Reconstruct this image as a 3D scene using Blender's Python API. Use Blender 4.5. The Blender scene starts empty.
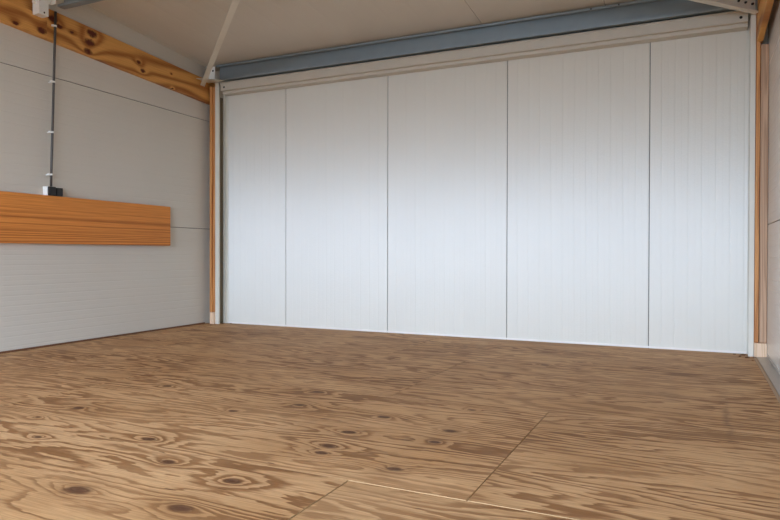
import bpy, bmesh, math, random
from mathutils import Vector, Matrix
random.seed(7)
S = bpy.context.scene
col = S.collection

# ------------------------------------------------------------------ camera
F_PX, YAW, PITCH, ROLL, CAM_H = 647.9, -0.4398, -0.0099, 0.0021, 0.7463
cy, sy, cp, sp = math.cos(YAW), math.sin(YAW), math.cos(PITCH), math.sin(PITCH)
fwd = Vector((sy*cp, cy*cp, sp)); rt = Vector((cy, -sy, 0)); up = rt.cross(fwd)
r2 = math.cos(ROLL)*rt + math.sin(ROLL)*up
u2 = -math.sin(ROLL)*rt + math.cos(ROLL)*up
cam = bpy.data.objects.new('camera', bpy.data.cameras.new('camera'))
col.objects.link(cam)
cam.matrix_world = Matrix(((r2.x, u2.x, -fwd.x, 0), (r2.y, u2.y, -fwd.y, 0), (r2.z, u2.z, -fwd.z, CAM_H), (0, 0, 0, 1)))
cam.data.sensor_width = 36; cam.data.lens = F_PX/780*36; cam.data.clip_start = .05
S.camera = cam

# ------------------------------------------------------------------ light
S.view_settings.view_transform = 'Standard'; S.view_settings.look = 'None'
S.view_settings.gamma = 1; S.view_settings.use_curve_mapping = False
S.view_settings.exposure = 1.27
S.cycles.max_bounces = 14; S.cycles.diffuse_bounces = 10; S.cycles.glossy_bounces = 6
S.cycles.caustics_reflective = False; S.cycles.caustics_refractive = False
S.cycles.sample_clamp_indirect = 6
SKY_COL, SKY_STR = (0.60, 0.76, 1.0), 8.0
w = bpy.data.worlds.new('overcast_sky'); S.world = w; w.use_nodes = True
bg = w.node_tree.nodes['Background']; bg.inputs[0].default_value = (*SKY_COL, 1); bg.inputs[1].default_value = SKY_STR

# room measures (metres)
D = 5.5325                      # back wall
XL, LA = -4.7096, 0.0245        # left wall: x at the back corner, splay
XR = 0.475                      # right wall
Y0 = -1.7                       # open front of the unit
SL = 0.085                      # roof fall towards the back wall
def ceil_z(y): return 2.715 + SL*(5.40 - y)
ML = Matrix.Translation((XL, D, 0)) @ Matrix.Rotation(math.atan(LA), 4, 'Z')   # left wall frame: x off the wall, -y towards the front
LLEN = D - Y0

pa = bpy.data.lights.new('doorway_daylight', 'AREA'); pa.shape = 'RECTANGLE'; pa.size = 5.0; pa.size_y = 2.3
pa.cycles.is_portal = True
po = bpy.data.objects.new('doorway_daylight', pa); col.objects.link(po)
po.location = ((XL+XR)/2+.1, Y0-.2, 1.2); po.rotation_euler = (math.radians(90), 0, 0)

# ------------------------------------------------------------------ node helpers
def new_mat(name):
    m = bpy.data.materials.new(name); m.use_nodes = True
    nt = m.node_tree; b = nt.nodes['Principled BSDF']
    return m, nt, b
def N(nt, t, **k):
    n = nt.nodes.new(t)
    for a, v in k.items():
        if a.startswith('i_'):
            key = a[2:]; n.inputs[int(key) if key.isdigit() else key].default_value = v
        else: setattr(n, a, v)
    return n
def val(nt, a):
    return a
def M(nt, op, a, b=None, c=None, clamp=False):
    n = nt.nodes.new('ShaderNodeMath'); n.operation = op; n.use_clamp = clamp
    for i, x in enumerate((a, b, c)):
        if x is None: continue
        if isinstance(x, (int, float)): n.inputs[i].default_value = x
        else: nt.links.new(x, n.inputs[i])
    return n.outputs[0]
def srgb(r, g, b):
    f = lambda v: ((v/255+.055)/1.055)**2.4 if v > 10 else v/255/12.92
    return (f(r), f(g), f(b), 1)
def ramp(nt, fac, stops, interp='LINEAR'):
    n = nt.nodes.new('ShaderNodeValToRGB'); n.color_ramp.interpolation = interp
    e = n.color_ramp.elements
    e[0].position, e[0].color = stops[0]; e[1].position, e[1].color = stops[-1]
    for p, c in stops[1:-1]:
        x = e.new(p); x.color = c
    nt.links.new(fac, n.inputs[0]); return n.outputs[0]
def mixc(nt, fac, a, b, mode='MIX'):
    n = nt.nodes.new('ShaderNodeMix'); n.data_type = 'RGBA'; n.blend_type = mode
    for i, x in ((0, fac), (6, a), (7, b)):
        if isinstance(x, (int, float)): n.inputs[i].default_value = x
        elif isinstance(x, tuple): n.inputs[i].default_value = x
        else: nt.links.new(x, n.inputs[i])
    return n.outputs[2]
def smooth(nt, x, lo, hi, a=0.0, b=1.0):
    n = nt.nodes.new('ShaderNodeMapRange'); n.interpolation_type = 'SMOOTHSTEP'
    nt.links.new(x, n.inputs[0])
    for i, v in enumerate((lo, hi, a, b)): n.inputs[i+1].default_value = v
    return n.outputs[0]

def plain(name, c, rough=.5, metal=0.0, bump=0.0, bscale=60, spec=.5):
    m, nt, b = new_mat(name)
    tc = N(nt, 'ShaderNodeTexCoord')
    no = N(nt, 'ShaderNodeTexNoise', i_Scale=bscale/8, i_Detail=4.0); nt.links.new(tc.outputs['Object'], no.inputs['Vector'])
    nt.links.new(mixc(nt, smooth(nt, no.outputs[0], .3, .7, 0, .22), c, tuple(v*.82 for v in c[:3])+(1,)), b.inputs['Base Color'])
    b.inputs['Roughness'].default_value = rough; b.inputs['Metallic'].default_value = metal
    b.inputs['Specular IOR Level'].default_value = spec
    if bump:
        n2 = N(nt, 'ShaderNodeTexNoise', i_Scale=bscale, i_Detail=3.0); nt.links.new(tc.outputs['Object'], n2.inputs['Vector'])
        bu = N(nt, 'ShaderNodeBump', i_Strength=bump, i_Distance=.002); nt.links.new(n2.outputs[0], bu.inputs['Height'])
        nt.links.new(bu.outputs[0], b.inputs['Normal'])
    return m

def panel_mat(name, axis, pitch, c, rough, strength=.5, peel=.25, tangent=(1, 0, 0), aniso=0.0, spec=.5, ior=1.5, dirt=.06):
    """coated steel sandwich sheet: micro ribs across `axis`, embossed coating"""
    m, nt, b = new_mat(name)
    tc = N(nt, 'ShaderNodeTexCoord'); sx = N(nt, 'ShaderNodeSeparateXYZ'); nt.links.new(tc.outputs['Object'], sx.inputs[0])
    u = M(nt, 'DIVIDE', sx.outputs[axis], pitch)
    fr = M(nt, 'ABSOLUTE', M(nt, 'SUBTRACT', M(nt, 'FRACT', u), .5))
    g1 = smooth(nt, fr, .02, .09)                                   # narrow groove per rib
    fr2 = M(nt, 'ABSOLUTE', M(nt, 'SUBTRACT', M(nt, 'FRACT', M(nt, 'ADD', M(nt, 'MULTIPLY', u, 2), .5)), .5))
    g2 = smooth(nt, fr2, .04, .16, .65, 1.0)
    h = M(nt, 'MULTIPLY', g1, g2)
    no = N(nt, 'ShaderNodeTexNoise', i_Scale=95.0, i_Detail=2.0, i_Roughness=.5); nt.links.new(tc.outputs['Object'], no.inputs['Vector'])
    big = N(nt, 'ShaderNodeTexNoise', i_Scale=1.6, i_Detail=3.0); nt.links.new(tc.outputs['Object'], big.inputs['Vector'])
    bu = N(nt, 'ShaderNodeBump', i_Strength=strength, i_Distance=.003); nt.links.new(h, bu.inputs['Height'])
    bu2 = N(nt, 'ShaderNodeBump', i_Strength=peel, i_Distance=.0012); nt.links.new(no.outputs[0], bu2.inputs['Height']); nt.links.new(bu.outputs[0], bu2.inputs['Normal'])
    nt.links.new(bu2.outputs[0], b.inputs['Normal'])
    nt.links.new(mixc(nt, smooth(nt, big.outputs[0], .35, .7, 0, dirt*2), c, tuple(v*.8 for v in c[:3])+(1,)), b.inputs['Base Color'])
    b.inputs['Roughness'].default_value = rough; b.inputs['Specular IOR Level'].default_value = spec; b.inputs['IOR'].default_value = ior
    if aniso:                                                        # fine ribs scatter gloss across their run
        b.inputs['Anisotropic'].default_value = aniso
        tv = N(nt, 'ShaderNodeCombineXYZ')
        for i in range(3): tv.inputs[i].default_value = tangent[i]
        nt.links.new(tv.outputs[0], b.inputs['Tangent'])
    return m

def wood_mat(name, light, dark, along, across, rings=14, stretch=(.5, 6.0), lin=3.0, rough=.55, knots=(), knot_c=srgb(84, 32, 14), fine=.25, warp=.35, seed=0.0, spec=.3, quiet=None):
    """sawn timber; `along`/`across` are object axes 0..2 of grain and face width; knots = (along, across, radius)"""
    m, nt, b = new_mat(name)
    tc = N(nt, 'ShaderNodeTexCoord'); sx = N(nt, 'ShaderNodeSeparateXYZ'); nt.links.new(tc.outputs['Object'], sx.inputs[0])
    A, C = sx.outputs[along], sx.outputs[across]
    T = sx.outputs[3-along-across]
    cb = N(nt, 'ShaderNodeCombineXYZ')
    nt.links.new(M(nt, 'MULTIPLY', A, stretch[0]), cb.inputs[0]); nt.links.new(M(nt, 'MULTIPLY', C, stretch[1]), cb.inputs[1]); nt.links.new(M(nt, 'ADD', M(nt, 'MULTIPLY', T, 2.0), seed), cb.inputs[2])
    n1 = N(nt, 'ShaderNodeTexNoise', i_Scale=1.0, i_Detail=2.0, i_Roughness=.4); nt.links.new(cb.outputs[0], n1.inputs['Vector'])
    v = M(nt, 'ADD', M(nt, 'MULTIPLY', n1.outputs[0], warp*rings), M(nt, 'MULTIPLY', C, rings*lin))
    kd = None
    for (ka, kc, kr) in knots:
        da = M(nt, 'DIVIDE', M(nt, 'SUBTRACT', A, ka), kr*1.7); dc = M(nt, 'DIVIDE', M(nt, 'SUBTRACT', C, kc), kr)
        d2 = M(nt, 'ADD', M(nt, 'MULTIPLY', da, da), M(nt, 'MULTIPLY', dc, dc))
        g = M(nt, 'EXPONENT', M(nt, 'MULTIPLY', d2, -.28))
        v = M(nt, 'ADD', v, M(nt, 'MULTIPLY', g, .6))
        nk = N(nt, 'ShaderNodeTexNoise', i_Scale=38.0, i_Detail=2.0); nt.links.new(tc.outputs['Object'], nk.inputs['Vector'])
        core = smooth(nt, M(nt, 'ADD', d2, M(nt, 'MULTIPLY', nk.outputs[0], 1.2)), .75, 1.7, 1.0, 0.0)
        kd = core if kd is None else M(nt, 'MAXIMUM', kd, core)
    s = M(nt, 'FRACT', v)
    band = smooth(nt, M(nt, 'ABSOLUTE', M(nt, 'SUBTRACT', s, .5)), .12, .5)
    if quiet: band = M(nt, 'MULTIPLY', band, smooth(nt, C, quiet[0], quiet[1], 1.0, .15))
    cb2 = N(nt, 'ShaderNodeCombineXYZ')
    nt.links.new(M(nt, 'MULTIPLY', A, 3.0), cb2.inputs[0]); nt.links.new(M(nt, 'MULTIPLY', C, 160.0), cb2.inputs[1]); nt.links.new(T, cb2.inputs[2])
    n2 = N(nt, 'ShaderNodeTexNoise', i_Scale=1.0, i_Detail=3.0); nt.links.new(cb2.outputs[0], n2.inputs['Vector'])
    fac = M(nt, 'ADD', M(nt, 'MULTIPLY', band, 1-fine), M(nt, 'MULTIPLY', smooth(nt, n2.outputs[0], .3, .7), fine))
    c = mixc(nt, fac, light, dark)
    if kd is not None: c = mixc(nt, kd, c, knot_c)
    nt.links.new(c, b.inputs['Base Color'])
    b.inputs['Roughness'].default_value = rough; b.inputs['Specular IOR Level'].default_value = spec
    bu = N(nt, 'ShaderNodeBump', i_Strength=.25, i_Distance=.0015); nt.links.new(n2.outputs[0], bu.inputs['Height']); nt.links.new(bu.outputs[0], b.inputs['Normal'])
    return m

def plywood_mat():
    m, nt, b = new_mat('pine_plywood')
    tc = N(nt, 'ShaderNodeTexCoord')
    at = N(nt, 'ShaderNodeAttribute', attribute_name='sheet'); sa = N(nt, 'ShaderNodeSeparateXYZ'); nt.links.new(at.outputs['Vector'], sa.inputs[0])
    sx = N(nt, 'ShaderNodeSeparateXYZ'); nt.links.new(tc.outputs['Object'], sx.inputs[0])
    X = M(nt, 'ADD', sx.outputs[0], sa.outputs[0]); Y = M(nt, 'ADD', sx.outputs[1], sa.outputs[1])
    tone, freq = sa.outputs[2], None
    def vec(ax, ay, z):
        c = N(nt, 'ShaderNodeCombineXYZ'); nt.links.new(M(nt, 'MULTIPLY', X, ax), c.inputs[0]); nt.links.new(M(nt, 'MULTIPLY', Y, ay), c.inputs[1]); c.inputs[2].default_value = z
        return c.outputs[0]
    def noise(ax, ay, z, det=2.0, r=.5, dist=0.0):
        n = N(nt, 'ShaderNodeTexNoise', i_Scale=1.0, i_Detail=det, i_Roughness=r, i_Distortion=dist); nt.links.new(vec(ax, ay, z), n.inputs['Vector']); return n.outputs[0]
    # knots, each where the boards have one
    wob = M(nt, 'MULTIPLY', M(nt, 'SUBTRACT', noise(16, 30, 3.0), .5), .9)
    core = halo = None
    for kx, ky, ks in FLOOR_KNOTS:
        dx = M(nt, 'DIVIDE', M(nt, 'SUBTRACT', sx.outputs[0], kx), .034*ks); dy = M(nt, 'DIVIDE', M(nt, 'SUBTRACT', sx.outputs[1], ky), .022*ks)
        d = M(nt, 'SQRT', M(nt, 'ADD', M(nt, 'MULTIPLY', dx, dx), M(nt, 'MULTIPLY', dy, dy)))
        c_ = smooth(nt, M(nt, 'ADD', d, wob), .55, 1.35, 1.0, 0.0)
        h_ = M(nt, 'EXPONENT', M(nt, 'MULTIPLY', d, -.55))
        core = c_ if core is None else M(nt, 'MAXIMUM', core, c_); halo = h_ if halo is None else M(nt, 'MAXIMUM', halo, h_)
    # cathedral figure: contour bands of a stretched field, deflected round the knots
    f1 = noise(.34, 2.5, 0.0, 2.0, .5, .10)
    f2 = noise(2.4, 12.0, 5.0, 3.0, .6)
    f3 = noise(11, 26, 8.0, 2.0, .5)
    v = M(nt, 'ADD', M(nt, 'MULTIPLY', f1, M(nt, 'SUBTRACT', 27.0, M(nt, 'MULTIPLY', tone, 10.0))), M(nt, 'ADD', M(nt, 'MULTIPLY', f2, 2.9), M(nt, 'MULTIPLY', f3, .22)))
    v = M(nt, 'ADD', v, M(nt, 'MULTIPLY', halo, 3.4))
    v = M(nt, 'ADD', v, M(nt, 'MULTIPLY', Y, 1.6))
    s = M(nt, 'FRACT', v)
    # early wood fades into late wood, then a crisp edge
    wd = noise(1.1, 5.0, 31.0)
    band = M(nt, 'MULTIPLY', smooth(nt, M(nt, 'ADD', s, M(nt, 'MULTIPLY', M(nt, 'SUBTRACT', wd, .5), 1.3)), .30, .72), smooth(nt, s, .88, .98, 1.0, 0.0))
    amp = smooth(nt, noise(.8, 2.2, 11.0), .30, .62, .55, 1.0)
    band = M(nt, 'MULTIPLY', M(nt, 'MULTIPLY', band, amp), .88)
    fib = noise(5.0, 150.0, 14.0, 3.0, .6)
    blot = noise(1.3, 2.2, 17.0, 3.0, .55)
    lt = mixc(nt, smooth(nt, blot, .32, .68), srgb(*PLY['l1']), srgb(*PLY['l2']))
    dk = mixc(nt, smooth(nt, blot, .32, .68), srgb(*PLY['d1']), srgb(*PLY['d2']))
    c = mixc(nt, band, lt, dk)
    c = mixc(nt, smooth(nt, fib, .30, .72, 0, .42), c, srgb(*PLY['fib']))
    c = mixc(nt, M(nt, 'MULTIPLY', halo, .45, clamp=True), c, srgb(*PLY['d2']))
    c = mixc(nt, M(nt, 'MULTIPLY', core, .85), c, srgb(*PLY['knot']))
    # short dark pitch pockets and scuffs
    sp_ = noise(9.0, 55.0, 21.0, 1.0)
    c = mixc(nt, smooth(nt, sp_, .72, .78, 0, .75), c, srgb(*PLY['knot']))
    # worn stains
    st = noise(1.9, 1.5, 25.0, 4.0, .6)
    c = mixc(nt, smooth(nt, st, .58, .75, 0, .28), c, srgb(120, 88, 62))
    # a dark scuff running away from the camera on the right
    ex = M(nt, 'DIVIDE', M(nt, 'SUBTRACT', sx.outputs[0], .138), .018); ey = M(nt, 'DIVIDE', M(nt, 'SUBTRACT', sx.outputs[1], 3.35), .42)
    sc_ = M(nt, 'EXPONENT', M(nt, 'MULTIPLY', M(nt, 'ADD', M(nt, 'MULTIPLY', ex, ex), M(nt, 'MULTIPLY', ey, ey)), -1.0))
    c = mixc(nt, M(nt, 'MULTIPLY', sc_, M(nt, 'MULTIPLY', smooth(nt, noise(20, 12, 41.0), .3, .6), .5)), c, srgb(92, 62, 42))
    # each sheet has its own tone
    hs = N(nt, 'ShaderNodeHueSaturation', i_Saturation=1.0); nt.links.new(c, hs.inputs['Color'])
    nt.links.new(M(nt, 'ADD', .90, M(nt, 'MULTIPLY', tone, .16)), hs.inputs['Value'])
    nt.links.new(hs.outputs[0], b.inputs['Base Color'])
    nt.links.new(M(nt, 'ADD', .50, M(nt, 'MULTIPLY', fib, .22)), b.inputs['Roughness'])
    b.inputs['Specular IOR Level'].default_value = .25
    hgt = M(nt, 'ADD', M(nt, 'MULTIPLY', band, .5), M(nt, 'MULTIPLY', fib, .6))
    bu = N(nt, 'ShaderNodeBump', i_Strength=.30, i_Distance=.0015); nt.links.new(hgt, bu.inputs['Height']); nt.links.new(bu.outputs[0], b.inputs['Normal'])
    return m
FLOOR_KNOTS = [(-2.698, 1.978, 0.5), (-2.404, 1.763, 0.6), (-1.978, 1.936, 0.9), (-1.699, 1.751, 1.0), (-1.756, 1.420, 1.5), (-1.368, 1.695, 1.0), (-1.360, 1.449, 1.2), (-1.282, 2.164, 1.1), (-1.257, 2.078, 0.8), (-1.304, 2.372, 1.0), (-1.280, 2.660, 0.9), (-2.678, 2.178, 1.0), (-2.678, 2.754, 0.8), (-1.973, 2.452, 0.7), (-0.936, 2.033, 0.9), (-0.928, 2.569, 0.9), (-0.927, 2.393, 0.8), (-0.959, 2.961, 0.5), (-1.754, 2.691, 0.9), (-1.832, 2.987, 1.0), (-0.907, 4.376, 0.8), (-0.714, 4.603, 0.6)]
PLY = dict(l1=(220, 176, 126), l2=(198, 152, 102), d1=(146, 98, 54), d2=(120, 76, 38), fib=(130, 88, 52), knot=(86, 54, 36))

# ------------------------------------------------------------------ mesh helpers
class MB:
    def __init__(s): s.bm = bmesh.new()
    def box(s, x0, x1, y0, y1, z0, z1, bev=0.0, seg=1, f=None):
        g = bmesh.ops.create_cube(s.bm, size=1)['verts']
        for v in g:
            p = Vector((x0+(v.co.x+.5)*(x1-x0), y0+(v.co.y+.5)*(y1-y0), z0+(v.co.z+.5)*(z1-z0)))
            v.co = f(p) if f else p
        if bev:
            es = list({e for v in g for e in v.link_edges})
            bmesh.ops.bevel(s.bm, geom=es, offset=bev, segments=seg, affect='EDGES', profile=.7)
        return s
    def prism(s, pts, fn0, fn1):
        """closed outline pts mapped by fn0 and fn1 to the two ends"""
        a = [s.bm.verts.new(fn0(p)) for p in pts]; b = [s.bm.verts.new(fn1(p)) for p in pts]
        n = len(pts)
        s.bm.faces.new(a[::-1]); s.bm.faces.new(b)
        for i in range(n): s.bm.faces.new((a[i], a[(i+1) % n], b[(i+1) % n], b[i]))
        return s
    def tube(s, pts, r, n=12, cap=True):
        rings = []
        for i, p in enumerate(pts):
            p = Vector(p); q = Vector(pts[min(i+1, len(pts)-1)]) - Vector(pts[max(i-1, 0)]); q.normalize()
            a = q.orthogonal().normalized(); b_ = q.cross(a)
            if i and rings:
                a = (prev_a - q*prev_a.dot(q)).normalized(); b_ = q.cross(a)
            prev_a = a
            rr = r[i] if isinstance(r, (list, tuple)) else r
            rings.append([s.bm.verts.new(p + rr*(math.cos(2*math.pi*k/n)*a + math.sin(2*math.pi*k/n)*b_)) for k in range(n)])
        for A, B in zip(rings, rings[1:]):
            for k in range(n): s.bm.faces.new((A[k], A[(k+1) % n], B[(k+1) % n], B[k]))
        if cap: s.bm.faces.new(rings[0][::-1]); s.bm.faces.new(rings[-1])
        return s
    def build(s, name, mat, parent=None, matrix=None, smooth_=False):
        bmesh.ops.recalc_face_normals(s.bm, faces=s.bm.faces)
        me = bpy.data.meshes.new(name); s.bm.to_mesh(me); s.bm.free()
        me.materials.append(mat)
        if smooth_:
            for p in me.polygons: p.use_smooth = True
        o = bpy.data.objects.new(name, me); col.objects.link(o)
        if matrix is not None: o.matrix_world = matrix
        if parent: o.parent = parent
        return o
def tag(o, label, cat, group=None):
    o['label'] = label; o['category'] = cat
    if group: o['group'] = group
    return o
def struct(o): o['kind'] = 'structure'; return o
def thing(name, label, cat, matrix=None, group=None):
    o = bpy.data.objects.new(name, None); col.objects.link(o)
    if matrix is not None: o.matrix_world = matrix
    return tag(o, label, cat, group)
def c_profile(w_, h, t, lip):
    """C outline: web at x=0, flanges towards +x, height h"""
    return [(0, 0), (w_, 0), (w_, lip), (w_-t, lip), (w_-t, t), (t, t), (t, h-t), (w_-t, h-t), (w_-t, h-lip), (w_, h-lip), (w_, h), (0, h)]

# ------------------------------------------------------------------ materials
WALL_C = srgb(220, 214, 199)
m_back = panel_mat('embossed_white_sheet_back', 0, .0958, WALL_C, .50, .45, .9, aniso=1.0, spec=1.0, ior=1.72)
m_left = panel_mat('embossed_white_sheet_left', 2, .0767, srgb(205, 198, 184), .50, .35, .2, tangent=(0, 0, 1), aniso=.6, spec=.6)
m_right = panel_mat('embossed_white_sheet_right', 2, .0767, srgb(220, 216, 206), .22, .3, .15)
m_ceil = panel_mat('coated_roof_sheet', 0, .25, srgb(206, 198, 184), .5, .35, .15)
m_seam = plain('panel_seam_grey', srgb(96, 92, 86), .8)
m_floor = plywood_mat()
m_core = plain('raw_plywood_edge', srgb(184, 148, 104), .7)
m_dust = plain('seam_dust_brown', srgb(58, 40, 26), .9)
m_cream = plain('cream_coated_steel', srgb(214, 208, 192), .42, bump=.15)
m_rail = plain('beige_coated_steel', srgb(196, 186, 168), .45, bump=.15)
m_blue = plain('galvanised_blue_grey_steel', srgb(138, 148, 151), .42, metal=.25, bump=.2, bscale=90)
m_white = plain('white_painted_metal', srgb(236, 234, 226), .4)
m_bolt = plain('dark_steel_bolt', srgb(72, 66, 58), .5, metal=.6)
m_hole = plain('dark_slot', srgb(30, 26, 22), .9)
m_dark = plain('dark_grey_conduit_plastic', srgb(74, 68, 62), .5)
m_black = plain('black_plastic', srgb(14, 12, 12), .35)
m_zinc = plain('grey_floor_flashing', srgb(176, 166, 154), .35)
m_pave = plain('grey_concrete_paving', srgb(96, 93, 88), .9, bump=.3, bscale=30)
m_trim_w = plain('white_edge_trim', srgb(236, 228, 218), .4)
m_trim_b = plain('brown_edge_strip', srgb(112, 74, 48), .7)

# ------------------------------------------------------------------ structure
# plywood floor, sheet by sheet in one mesh
def floor():
    bm = bmesh.new()
    lay = bm.faces.layers.float_vector.new('sheet')
    rows = [(-1.69, -.56, -.9), (-.56, .652, -.2), (.652, 1.866, -1.027), (1.866, 3.080, -.620), (3.080, 4.294, -1.440), (4.294, 5.520, -2.05)]
    rnd = random.Random(5)
    for ri, (ya, yb, xj) in enumerate(rows):
        xs = [xj + 2.44*k for k in range(-3, 4)]
        for a, b_ in zip(xs, xs[1:]):
            x0, x1 = max(a, -4.93), min(b_, .408)
            if x1 - x0 < .05: continue
            gx, gy = .0020, .0009
            drop = -.0015 if (ri == 2 and x0 > -1.1) else 0.0
            g = bmesh.ops.create_cube(bm, size=1)['verts']
            for v in g:
                v.co = Vector((x0+gx+(v.co.x+.5)*(x1-x0-2*gx), ya+gy+(v.co.y+.5)*(yb-ya-2*gy), -.018+(v.co.z+.5)*.018+drop))
            fs = {f for v in g for f in v.link_faces}
            left_sheet = x1 < -.3
            key = (rnd.uniform(3, 60), rnd.uniform(3, 60), rnd.uniform(.35, .8) if x0 < -1.3 else rnd.uniform(0, .3))
            for f in fs:
                f[lay] = key
                f.material_index = 0 if f.normal.z > .5 else 1
            for f in fs:
                f.normal_update()
                f.material_index = 0 if f.normal.z > .5 else 1
    # dark subfloor seen in the seams
    g = bmesh.ops.create_cube(bm, size=1)['verts']
    for v in g: v.co = Vector((-4.95+(v.co.x+.5)*5.42, Y0+(v.co.y+.5)*(D-Y0), -.06+(v.co.z+.5)*.041))
    for f in {f for v in g for f in v.link_faces}: f.material_index = 2
    me = bpy.data.meshes.new('floor'); bm.to_mesh(me); bm.free()
    for m in (m_floor, m_core, m_dust): me.materials.append(m)
    o = bpy.data.objects.new('floor', me); col.objects.link(o); struct(o)
floor()

def wall_panels(name, joints, lo, hi, place, mat, thick=.08, gap=.0028, axis=0, matrix=None):
    """slabs between successive joints with chamfered edges, and a seam strip behind"""
    mb = MB()
    for a, b_ in zip(joints, joints[1:]): place(mb, a+gap, b_-gap, True)
    old = set(mb.bm.faces)
    place(mb, joints[0], joints[-1], False)
    for f in mb.bm.faces:
        if f not in old: f.material_index = 1
    o = mb.build(name, mat, matrix=matrix); o.data.materials.append(m_seam)
    return struct(o)

J0 = -3.7798
bj = [-4.95, J0, J0+1.15, J0+2.3, J0+3.45, .60]
def pb(mb, a, b_, front):
    if front: mb.box(a, b_, D, D+.05, -.10, 2.80, bev=.0025)
    else: mb.box(a, b_, D+.008, D+.09, -.10, 2.80)
wall_panels('wall_back', bj, 0, 0, pb, m_back)

lj = [-.10, 1.0046, 2.1546, 3.55]
def pl(mb, a, b_, front):
    if front: mb.box(-.05, 0, -LLEN, -.0, a, b_, bev=.0025)
    else: mb.box(-.09, -.008, -LLEN, 0, a, b_)
wall_panels('wall_left', lj, 0, 0, pl, m_left, matrix=ML)

rj = [-.10, .962, 2.112, 3.55]
def pr(mb, a, b_, front):
    if front: mb.box(XR, XR+.05, Y0, D, a, b_, bev=.0025)
    else: mb.box(XR+.008, XR+.09, Y0, D, a, b_)
wall_panels('wall_right', rj, 0, 0, pr, m_right)

# sloping roof lining
mb = MB()
cx = [-5.2, -4.63, -1.665, -.655, .335, .62]
def slope(p): return Vector((p.x, p.y, p.z + ceil_z(p.y)))
for a, b_ in zip(cx, cx[1:]): mb.box(a+.0018, b_-.0018, Y0-.1, D+.05, 0, .05, bev=.002, f=slope)
old = set(mb.bm.faces)
mb.box(cx[0], cx[-1], Y0-.1, D+.05, .006, .09, f=slope)
for f in mb.bm.faces:
    if f not in old: f.material_index = 1
o = mb.build('ceiling', m_ceil); o.data.materials.append(m_seam); struct(o)

# front wall: header and returns round the wide doorway
mb = MB(); mb.box(-5.1, .6, Y0-.12, Y0-.02, 2.10, 3.55); struct(mb.build('wall_front', m_ceil))
mb = MB(); mb.box(-14, 10, Y0-16, Y0-.02, -.10, -.04); struct(mb.build('outside_paving', m_pave))

# trims
mb = MB(); mb.box(-4.52, .355, D-.006, D-.0005, .002, .016); struct(mb.build('trim_1', m_trim_w))
mb = MB(); mb.box(.0005, .012, -LLEN, -.16, .001, .014); struct(mb.build('baseboard_left', m_trim_b, matrix=ML))
mb = MB(); mb.box(XR-.004, XR-.0005, Y0, D-.15, .012, .03); mb.box(.409, XR-.0005, Y0, D-.14, -.018, .004); struct(mb.build('baseboard_right', m_zinc))
mb = MB(); mb.box(.388, .407, Y0, D-.2, .0002, .003, bev=.001); struct(mb.build('trim_2', plain('worn_floor_edge_strip', srgb(168, 136, 100), .5)))
mb = MB(); mb.box(-4.535, -4.512, D-.008, D-.0005, .0, 2.42, bev=.002); struct(mb.build('trim_3', m_cream))

# ------------------------------------------------------------------ steelwork
# posts: open C sections in both back corners
def post(x, sgn, label, w_=.046):
    t = thing('steel_post', label, 'steel post', Matrix.Translation((x, 5.46, 0)), 'corner posts')
    th, lip = .004, .020
    pts = c_profile(w_, .125, th, lip)
    mb = MB(); mb.prism(pts, lambda p: Vector((sgn*p[0], p[1]-.062, 0)), lambda p: Vector((sgn*p[0], p[1]-.062, 2.535)))
    mb.build('post_section', m_cream, t)
    return t
pl_ = post(-4.577, 1, 'tall cream steel corner post at the left end of the back wall')
mb = MB(); mb.box(.0045, .0065, -.056, .054, .002, 2.40); mb.build('recess_shade', plain('olive_recess_shade', srgb(120, 108, 84), .7), pl_)['label'] = 'olive brown lining coloured as the shade inside the post'  # added olive lining: colours in the shade of the post's open recess
post(.391, -1, 'tall cream steel corner post at the right end of the back wall', .034)

# rail across the top of the back wall
t = thing('steel_rail', 'beige steel channel rail along the top of the white back wall, under the blue-grey purlin', 'steel rail', Matrix.Translation((-2.1, 5.46, 2.42)))
XA, XB = -4.510-(-2.1), .340-(-2.1)
zs = .112
pts = [(.068, 0), (.068, zs), (.064, zs), (.064, .004), (-.018, .004), (-.018, .030), (-.050, .030), (-.050, zs-.004), (.05, zs-.004), (.05, zs), (-.062, zs), (-.062, zs-.008), (-.056, zs-.010), (-.056, .036), (-.063, .032), (-.063, .026), (-.022, .026), (-.022, .0)]
mb = MB(); mb.prism(pts, lambda p: Vector((XA, p[0], p[1])), lambda p: Vector((XB, p[0], p[1]))); mb.build('channel', m_rail, t)
for x in (XA+.045, XB-.045):
    mb = MB(); mb.tube([(x, -.0570, .062), (x, -.0565, .062), (x, -.0562, .062)], [.011, .011, .011], 14); mb.build('slot', m_hole, t)

# roof purlins: C sections, open to the front
def purlin(y, zb, x0, x1, label, seams=(), h=.162):
    t = thing('steel_purlin', label, 'steel purlin', Matrix.Translation(((x0+x1)/2, y, zb)), 'roof purlins')
    w_, th, lip = .062, .0035, .020
    pts = [(-p[0]+w_/2, p[1]) for p in c_profile(w_, h, th, lip)]
    hx = (x1-x0)/2
    mb = MB(); mb.prism(pts, lambda p: Vector((-hx, p[0], p[1])), lambda p: Vector((hx, p[0], p[1]))); mb.build('purlin_section', m_blue, t)
    for sx_ in seams:
        mb = MB(); xx = sx_-(x0+x1)/2
        mb.tube([(xx, -w_/2-.0003, h-.010), (xx, -w_/2-.006, h-.010)], .007, 8); mb.build('bolt', m_bolt, t)
    return t
purlin(5.395, 2.545, -4.535, .37, 'long blue-grey steel purlin running above the back wall', (-.76, -.55))
purlin(3.545, 2.682, -4.55, .37, 'blue-grey steel purlin at the top left, beside the white box', h=.18)

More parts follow.
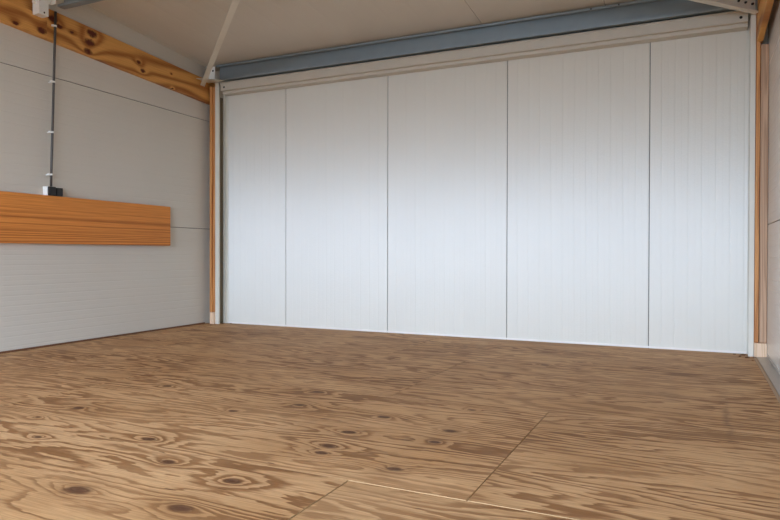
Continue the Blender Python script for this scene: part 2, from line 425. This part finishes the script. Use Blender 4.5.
# roof braces: angle sections from each back corner towards the middle
def brace(p0, p1, w_, h, label, side):
    p0, p1 = Vector(p0), Vector(p1); L = (p1-p0).length
    q = (p1-p0).normalized(); s_ = Vector((q.y, -q.x, 0)).normalized()*side; k = s_.cross(q)*side
    if k.z < 0: k = -k
    mt = Matrix((( q.x, s_.x, k.x, p0.x), (q.y, s_.y, k.y, p0.y), (q.z, s_.z, k.z, p0.z), (0, 0, 0, 1)))
    t = thing('roof_brace', label, 'roof brace', Matrix.Translation(p0), 'roof braces')
    loc = mt.copy(); loc.translation = (0, 0, 0)
    th = .005
    pts = [(0, 0), (w_, 0), (w_, th), (th, th), (th, h), (0, h)]
    mb = MB(); mb.prism(pts, lambda p: Vector((0, p[0], p[1])), lambda p: Vector((L, p[0], p[1])))
    for v in mb.bm.verts: v.co = loc @ v.co
    mb.build('angle_section', m_cream, t)
    e = p1 - p0 - q*.03
    mb = MB(); mb.tube([(e.x, e.y, e.z+.001), (e.x, e.y, 2.6835-p0.z)], .008, 10); mb.build('hanger_bolt', m_bolt, t)
    return t, loc
bl, loc_l = brace((-4.66, 5.33, 2.490), (-2.7146, 3.53, 2.5707), .048, .045, 'thin beige steel brace rising from the left back corner across the ceiling', 1)
br, loc_r = brace((.375, 5.335, 2.470), (-1.4607, 3.53, 2.5608), .05, .105, 'broad beige steel brace with bolts starting at the right back corner', -1)
for i, u in enumerate((.03, .095, .16)):
    mb = MB(); 
    mb.tube([(u, -.006, .066), (u, .014, .066)], .009, 6); mb.tube([(u, -.014, .066), (u, .020, .066)], .005, 8)
    for v in mb.bm.verts: v.co = loc_r @ v.co
    mb.build('bolt', m_bolt, br)

# corner gussets and purlin cleats
mb = MB()
pts = [(-4.655, 5.39), (-4.645, 5.19), (-4.60, 5.21), (-4.47, 5.34), (-4.44, 5.385), (-4.50, 5.39)]
mb.prism(pts, lambda p: Vector((p[0]+4.60, p[1]-5.35, 0)), lambda p: Vector((p[0]+4.60, p[1]-5.35, .005)))
tag(mb.build('gusset_plate', m_cream, matrix=Matrix.Translation((-4.60, 5.35, 2.5395))), 'flat white steel gusset plate on the post in the left back corner', 'steel plate')
mb = MB()
pts = [(.42, 5.37), (.41, 5.22), (.36, 5.22), (.24, 5.30), (.24, 5.36)]
mb.prism(pts, lambda p: Vector((p[0]-.36, p[1]-5.33, 0)), lambda p: Vector((p[0]-.36, p[1]-5.33, .005)))
tag(mb.build('gusset_plate', m_cream, matrix=Matrix.Translation((.36, 5.33, 2.585))), 'flat white steel gusset plate above the bolted brace in the right back corner', 'steel plate')

def cleat(x, y, z, w_, h, label):
    t = thing('purlin_cleat', label, 'steel bracket', Matrix.Translation((x, y, z)), 'purlin end brackets')
    mb = MB(); mb.box(-w_/2, w_/2, 0, .005, 0, h, bev=.001); mb.box(-w_/2, -w_/2+.005, -.045, 0, 0, h, bev=.001)
    mb.build('plate', m_white, t)
    mb = MB(); mb.tube([(.012, -.0012, h*.72), (.012, .001, h*.72)], .010, 14); mb.build('hole', m_hole, t)
    return t
cleat(-4.588, 5.362, 2.547, .075, .15, 'white steel cleat at the left end of the purlin above the back wall')
cleat(-4.540, 3.470, 2.684, .060, .14, 'white steel cleat with a hole, between the white box and the top left purlin')

# ------------------------------------------------------------------ timber
def lw_y(y): return -(D-y)          # distance along left wall -> local y
def bz(y): return 2.333+ (5.40-y)*.049     # underside of the sloping timbers
def tz(y): return 2.570+ (5.40-y)*.052
PINE_L, PINE_D = srgb(218, 160, 86), srgb(146, 84, 36)
kn = [(lw_y(3.90), 2.600, .038), (lw_y(3.875), 2.52, .036), (lw_y(3.86), 2.44, .030), (lw_y(3.52), 2.60, .030), (lw_y(3.58), 2.56, .022), (lw_y(3.70), 2.55, .014), (lw_y(4.42), 2.50, .020), (lw_y(4.47), 2.435, .022), (lw_y(4.86), 2.36, .011), (lw_y(4.84), 2.50, .009)]
m_tb = wood_mat('knotty_pine_board_far', PINE_L, PINE_D, 1, 2, rings=7, lin=1.0, stretch=(.75, 3.0), knots=kn, warp=.5, seed=3.0)
kn2 = [(lw_y(3.20), 2.462, .018), (lw_y(3.42), 2.475, .030), (lw_y(3.39), 2.60, .030)]
m_tb2 = wood_mat('knotty_pine_board_near', PINE_L, PINE_D, 1, 2, rings=7, lin=1.0, stretch=(.75, 3.0), knots=kn2, warp=.5, seed=8.0)
m_pine = wood_mat('orange_pine_upright', srgb(206, 146, 88), srgb(168, 106, 56), 2, 0, rings=12, stretch=(.8, 20), seed=5.0)
m_pine_shade = wood_mat('shaded_pine_strip', srgb(196, 160, 128), srgb(160, 124, 94), 2, 0, rings=12, stretch=(.8, 20), seed=15.0)  # pine in duller tones, the side strip's shade put into its colour
m_pale = wood_mat('pale_pine_block', srgb(232, 200, 168), srgb(206, 168, 130), 2, 0, rings=12, stretch=(.8, 20), seed=6.0)

def sloped_board(y0, y1, x0, x1, zb0, zb1, yref, top=None):
    pass
def board(name, y0, y1, off0, off1, fb, ft, mat, label, cat='timber beam', group=None, bev=.002, matrix=ML, conv=lw_y, sx_=1):
    mb = MB()
    mb.box(off0, off1, y0, y1, 0, 1, f=lambda p: Vector((sx_*p.x, conv(p.y), (fb if p.z < .5 else ft)(p.y))))
    bmesh.ops.bevel(mb.bm, geom=mb.bm.edges[:], offset=bev, segments=1, affect='EDGES')
    return tag(mb.build(name, mat, matrix=matrix), label, cat, group)
board('timber_beam', 3.47, 5.515, .0008, .045, bz, tz, m_tb, 'knotty orange pine beam sloping along the top of the left wall to the back corner', group='timber beams under the ceiling')
board('timber_beam', Y0+.02, 3.467, .0008, .050, bz, lambda y: tz(y)-.075, m_tb2, 'orange pine beam high on the left wall at the edge of the photo, left of the conduit', group='timber beams under the ceiling')
board('timber_batten', Y0+.02, 3.36, .0008, .030, lambda y: tz(y)-.073, lambda y: tz(y)+.06, m_tb2, 'narrow pine board above the left beam, ending at the white box', 'timber board')
# right wall beam
m_tr = wood_mat('knotty_pine_board_right', PINE_L, PINE_D, 1, 2, rings=7, lin=1.0, stretch=(.75, 3.0), warp=.5, seed=13.0)
I4 = Matrix.Identity(4)
board('timber_beam', Y0+.02, 5.379, .398, .436, lambda y: 2.28+(5.4-y)*.06, tz, m_tr, 'pine beam along the top of the right wall, seen end on in the corner', group='timber beams under the ceiling', matrix=I4, conv=lambda y: y)

# corner uprights with pale blocks at the foot
mb = MB(); mb.box(-4.642, -4.613, 5.385, 5.425, .125, 2.50, bev=.002); mb.box(-4.6125, -4.5785, 5.402, 5.44, .125, 2.50, bev=.002)
o = mb.build('timber_upright', m_pine, matrix=Matrix.Identity(4)); tag(o, 'slim orange pine upright in the left back corner beside the cream post', 'timber upright', 'corner uprights')
mb = MB(); mb.box(-4.630, -4.5785, 5.372, 5.43, .001, .123, bev=.002)
tag(mb.build('timber_block', m_pale), 'pale pine block under the left corner upright', 'wood block', 'upright foot blocks')
t = thing('timber_upright', 'orange pine upright with a long dark crack in the right back corner', 'timber upright', Matrix.Translation((.42, 5.41, .105)), 'corner uprights')
mb = MB(); mb.box(-.0265, .000, -.030, .010, 0, 2.41, bev=.002); mb.build('front_strip', m_pine, t)
mb = MB(); mb.box(.0035, .0538, -.014, .030, 0, 2.16, bev=.002); mb.build('side_strip', m_pine_shade, t)
mb = MB(); mb.box(.3935, .4735, 5.374, 5.43, .001, .103, bev=.002)
tag(mb.build('timber_block', m_pale), 'pale pine block under the right corner upright', 'wood block', 'upright foot blocks')

# wide plank on the left wall
m_plank = wood_mat('oiled_straight_grained_plank', srgb(224, 144, 68), srgb(160, 86, 34), 1, 2, rings=10, lin=1.6, stretch=(.08, 8.0), warp=1.0, fine=.35, seed=22.0, rough=.5, quiet=(1.03, 1.12))
board('wall_plank', Y0+.6, 4.812, .0008, .060, lambda y: .818, lambda y: 1.198, m_plank, 'wide straight-grained orange plank fixed along the middle of the left wall', 'plank', bev=.003)

# ------------------------------------------------------------------ electrics on the left wall
t = thing('wall_socket', 'small black and white socket box on top of the wide orange plank', 'socket', ML @ Matrix.Translation((.001, lw_y(3.528), 1.199)))
mb = MB(); mb.box(0, .050, -.066, .060, 0, .072, bev=.004, seg=2); mb.build('back_box', m_white, t)
mb = MB(); mb.box(.0505, .072, -.062, -.004, .0, .070, bev=.005, seg=2); mb.box(.0505, .072, .004, .060, .0, .066, bev=.005, seg=2); mb.box(.0505, .066, -.010, .010, .0, .060, bev=.003)
mb.build('socket_cover', m_black, t)

# conduit, its clips and the timber stand-off
ya, yb = 3.552, 3.512
t = thing('cable_conduit', 'thin dark grey conduit running down the left wall to the socket', 'conduit', ML @ Matrix.Translation((0, lw_y(3.53), 0)))
def cl(z):
    k = (z-1.27)/(2.55-1.27); return -.040 + .043*k
xs = lambda z: .054
zz = [1.272, 1.5, 1.8, 2.1, 2.25, 2.28, 2.32, 2.36, 2.40, 2.66]
mb = MB(); mb.tube([(xs(z)+.004, cl(z), z) for z in zz], .0095, 12); mb.build('pipe', m_dark, t, smooth_=True)
for z in (1.365, 1.70, 2.10, 2.545):
    x = xs(z); mb = MB()
    mb.box(x-.012, x+.010, cl(z)-.026, cl(z)-.0098, z-.008, z+.008, bev=.002)
    if z < 2.3: mb.box(.0006, x, cl(z)-.004, cl(z)+.004, z-.004, z+.004)
    mb.tube([(x+.004, cl(z), z-.007), (x+.004, cl(z), z+.007)], .0115, 12)
    mb.build('clip', m_white, t)

# white box at the head of the conduit
t = thing('junction_box', 'white metal junction box on the pine beam at the top left corner', 'junction box', ML @ Matrix.Translation((.051, lw_y(3.385), 2.572)))
mb = MB(); mb.box(0, .072, -.045, .038, 0, .17, bev=.004, seg=2); mb.build('box_body', m_white, t)
mb = MB(); mb.tube([(.0723, .0, .020), (.0726, .0, .020), (.074, .0, .020)], [.007, .007, .006], 12); mb.build('screw', m_hole, t)
mb = MB(); mb.tube([(.030, -.045, .090), (.030, -.060, .090), (.030, -.066, .090)], [.013, .013, .009], 14); mb.build('cable_gland', m_white, t)

# round dark fitting on right wall
t = thing('round_fitting', 'dark round fitting on the right wall at the very edge of the photo', 'wall fitting', Matrix.Translation((XR, 4.05, 1.345)))
mb = MB(); mb.tube([(-.0005, 0, 0), (-.012, 0, 0), (-.016, 0, 0)], [.036, .036, .030], 20); mb.build('rim', m_dark, t)

# ------------------------------------------------------------------ crumbs in the corners
m_chip = wood_mat('wood_chip', srgb(150, 104, 66), srgb(96, 62, 38), 0, 1, rings=30)
def chip(x, y, s, a, label):
    bm = bmesh.new(); bmesh.ops.create_icosphere(bm, subdivisions=1, radius=1)
    r = random.Random(int(x*1000+y*77))
    for v in bm.verts: v.co = Vector((v.co.x*s*1.6*r.uniform(.7, 1.1), v.co.y*s*.7*r.uniform(.7, 1.1), max(v.co.z, -.6)*s*.5*r.uniform(.7, 1)))
    zmin = min(v.co.z for v in bm.verts)
    for v in bm.verts: v.co.z -= zmin
    me = bpy.data.meshes.new('wood_chip'); bm.to_mesh(me); bm.free(); me.materials.append(m_chip)
    o = bpy.data.objects.new('wood_chip', me); col.objects.link(o); o.location = (x, y, .0008); o.rotation_euler = (0, 0, a)
    tag(o, label, 'wood chip', 'wood chips on the floor')
for x, y, s, a in ((.325, 5.43, .016, .2), (.30, 5.35, .013, 1.0), (.345, 5.30, .014, .5), (.37, 5.18, .010, 2.0), (.27, 5.45, .010, .1)):
    chip(x, y, s, a, 'small brown wood chip on the floor by the foot of the right post')
for x, y, s, a in ((-4.50, 5.42, .012, .4), (-4.44, 5.48, .010, 1.2), (-4.56, 5.30, .010, 2.0)):
    chip(x, y, s, a, 'small brown wood chip on the floor by the foot of the left post')
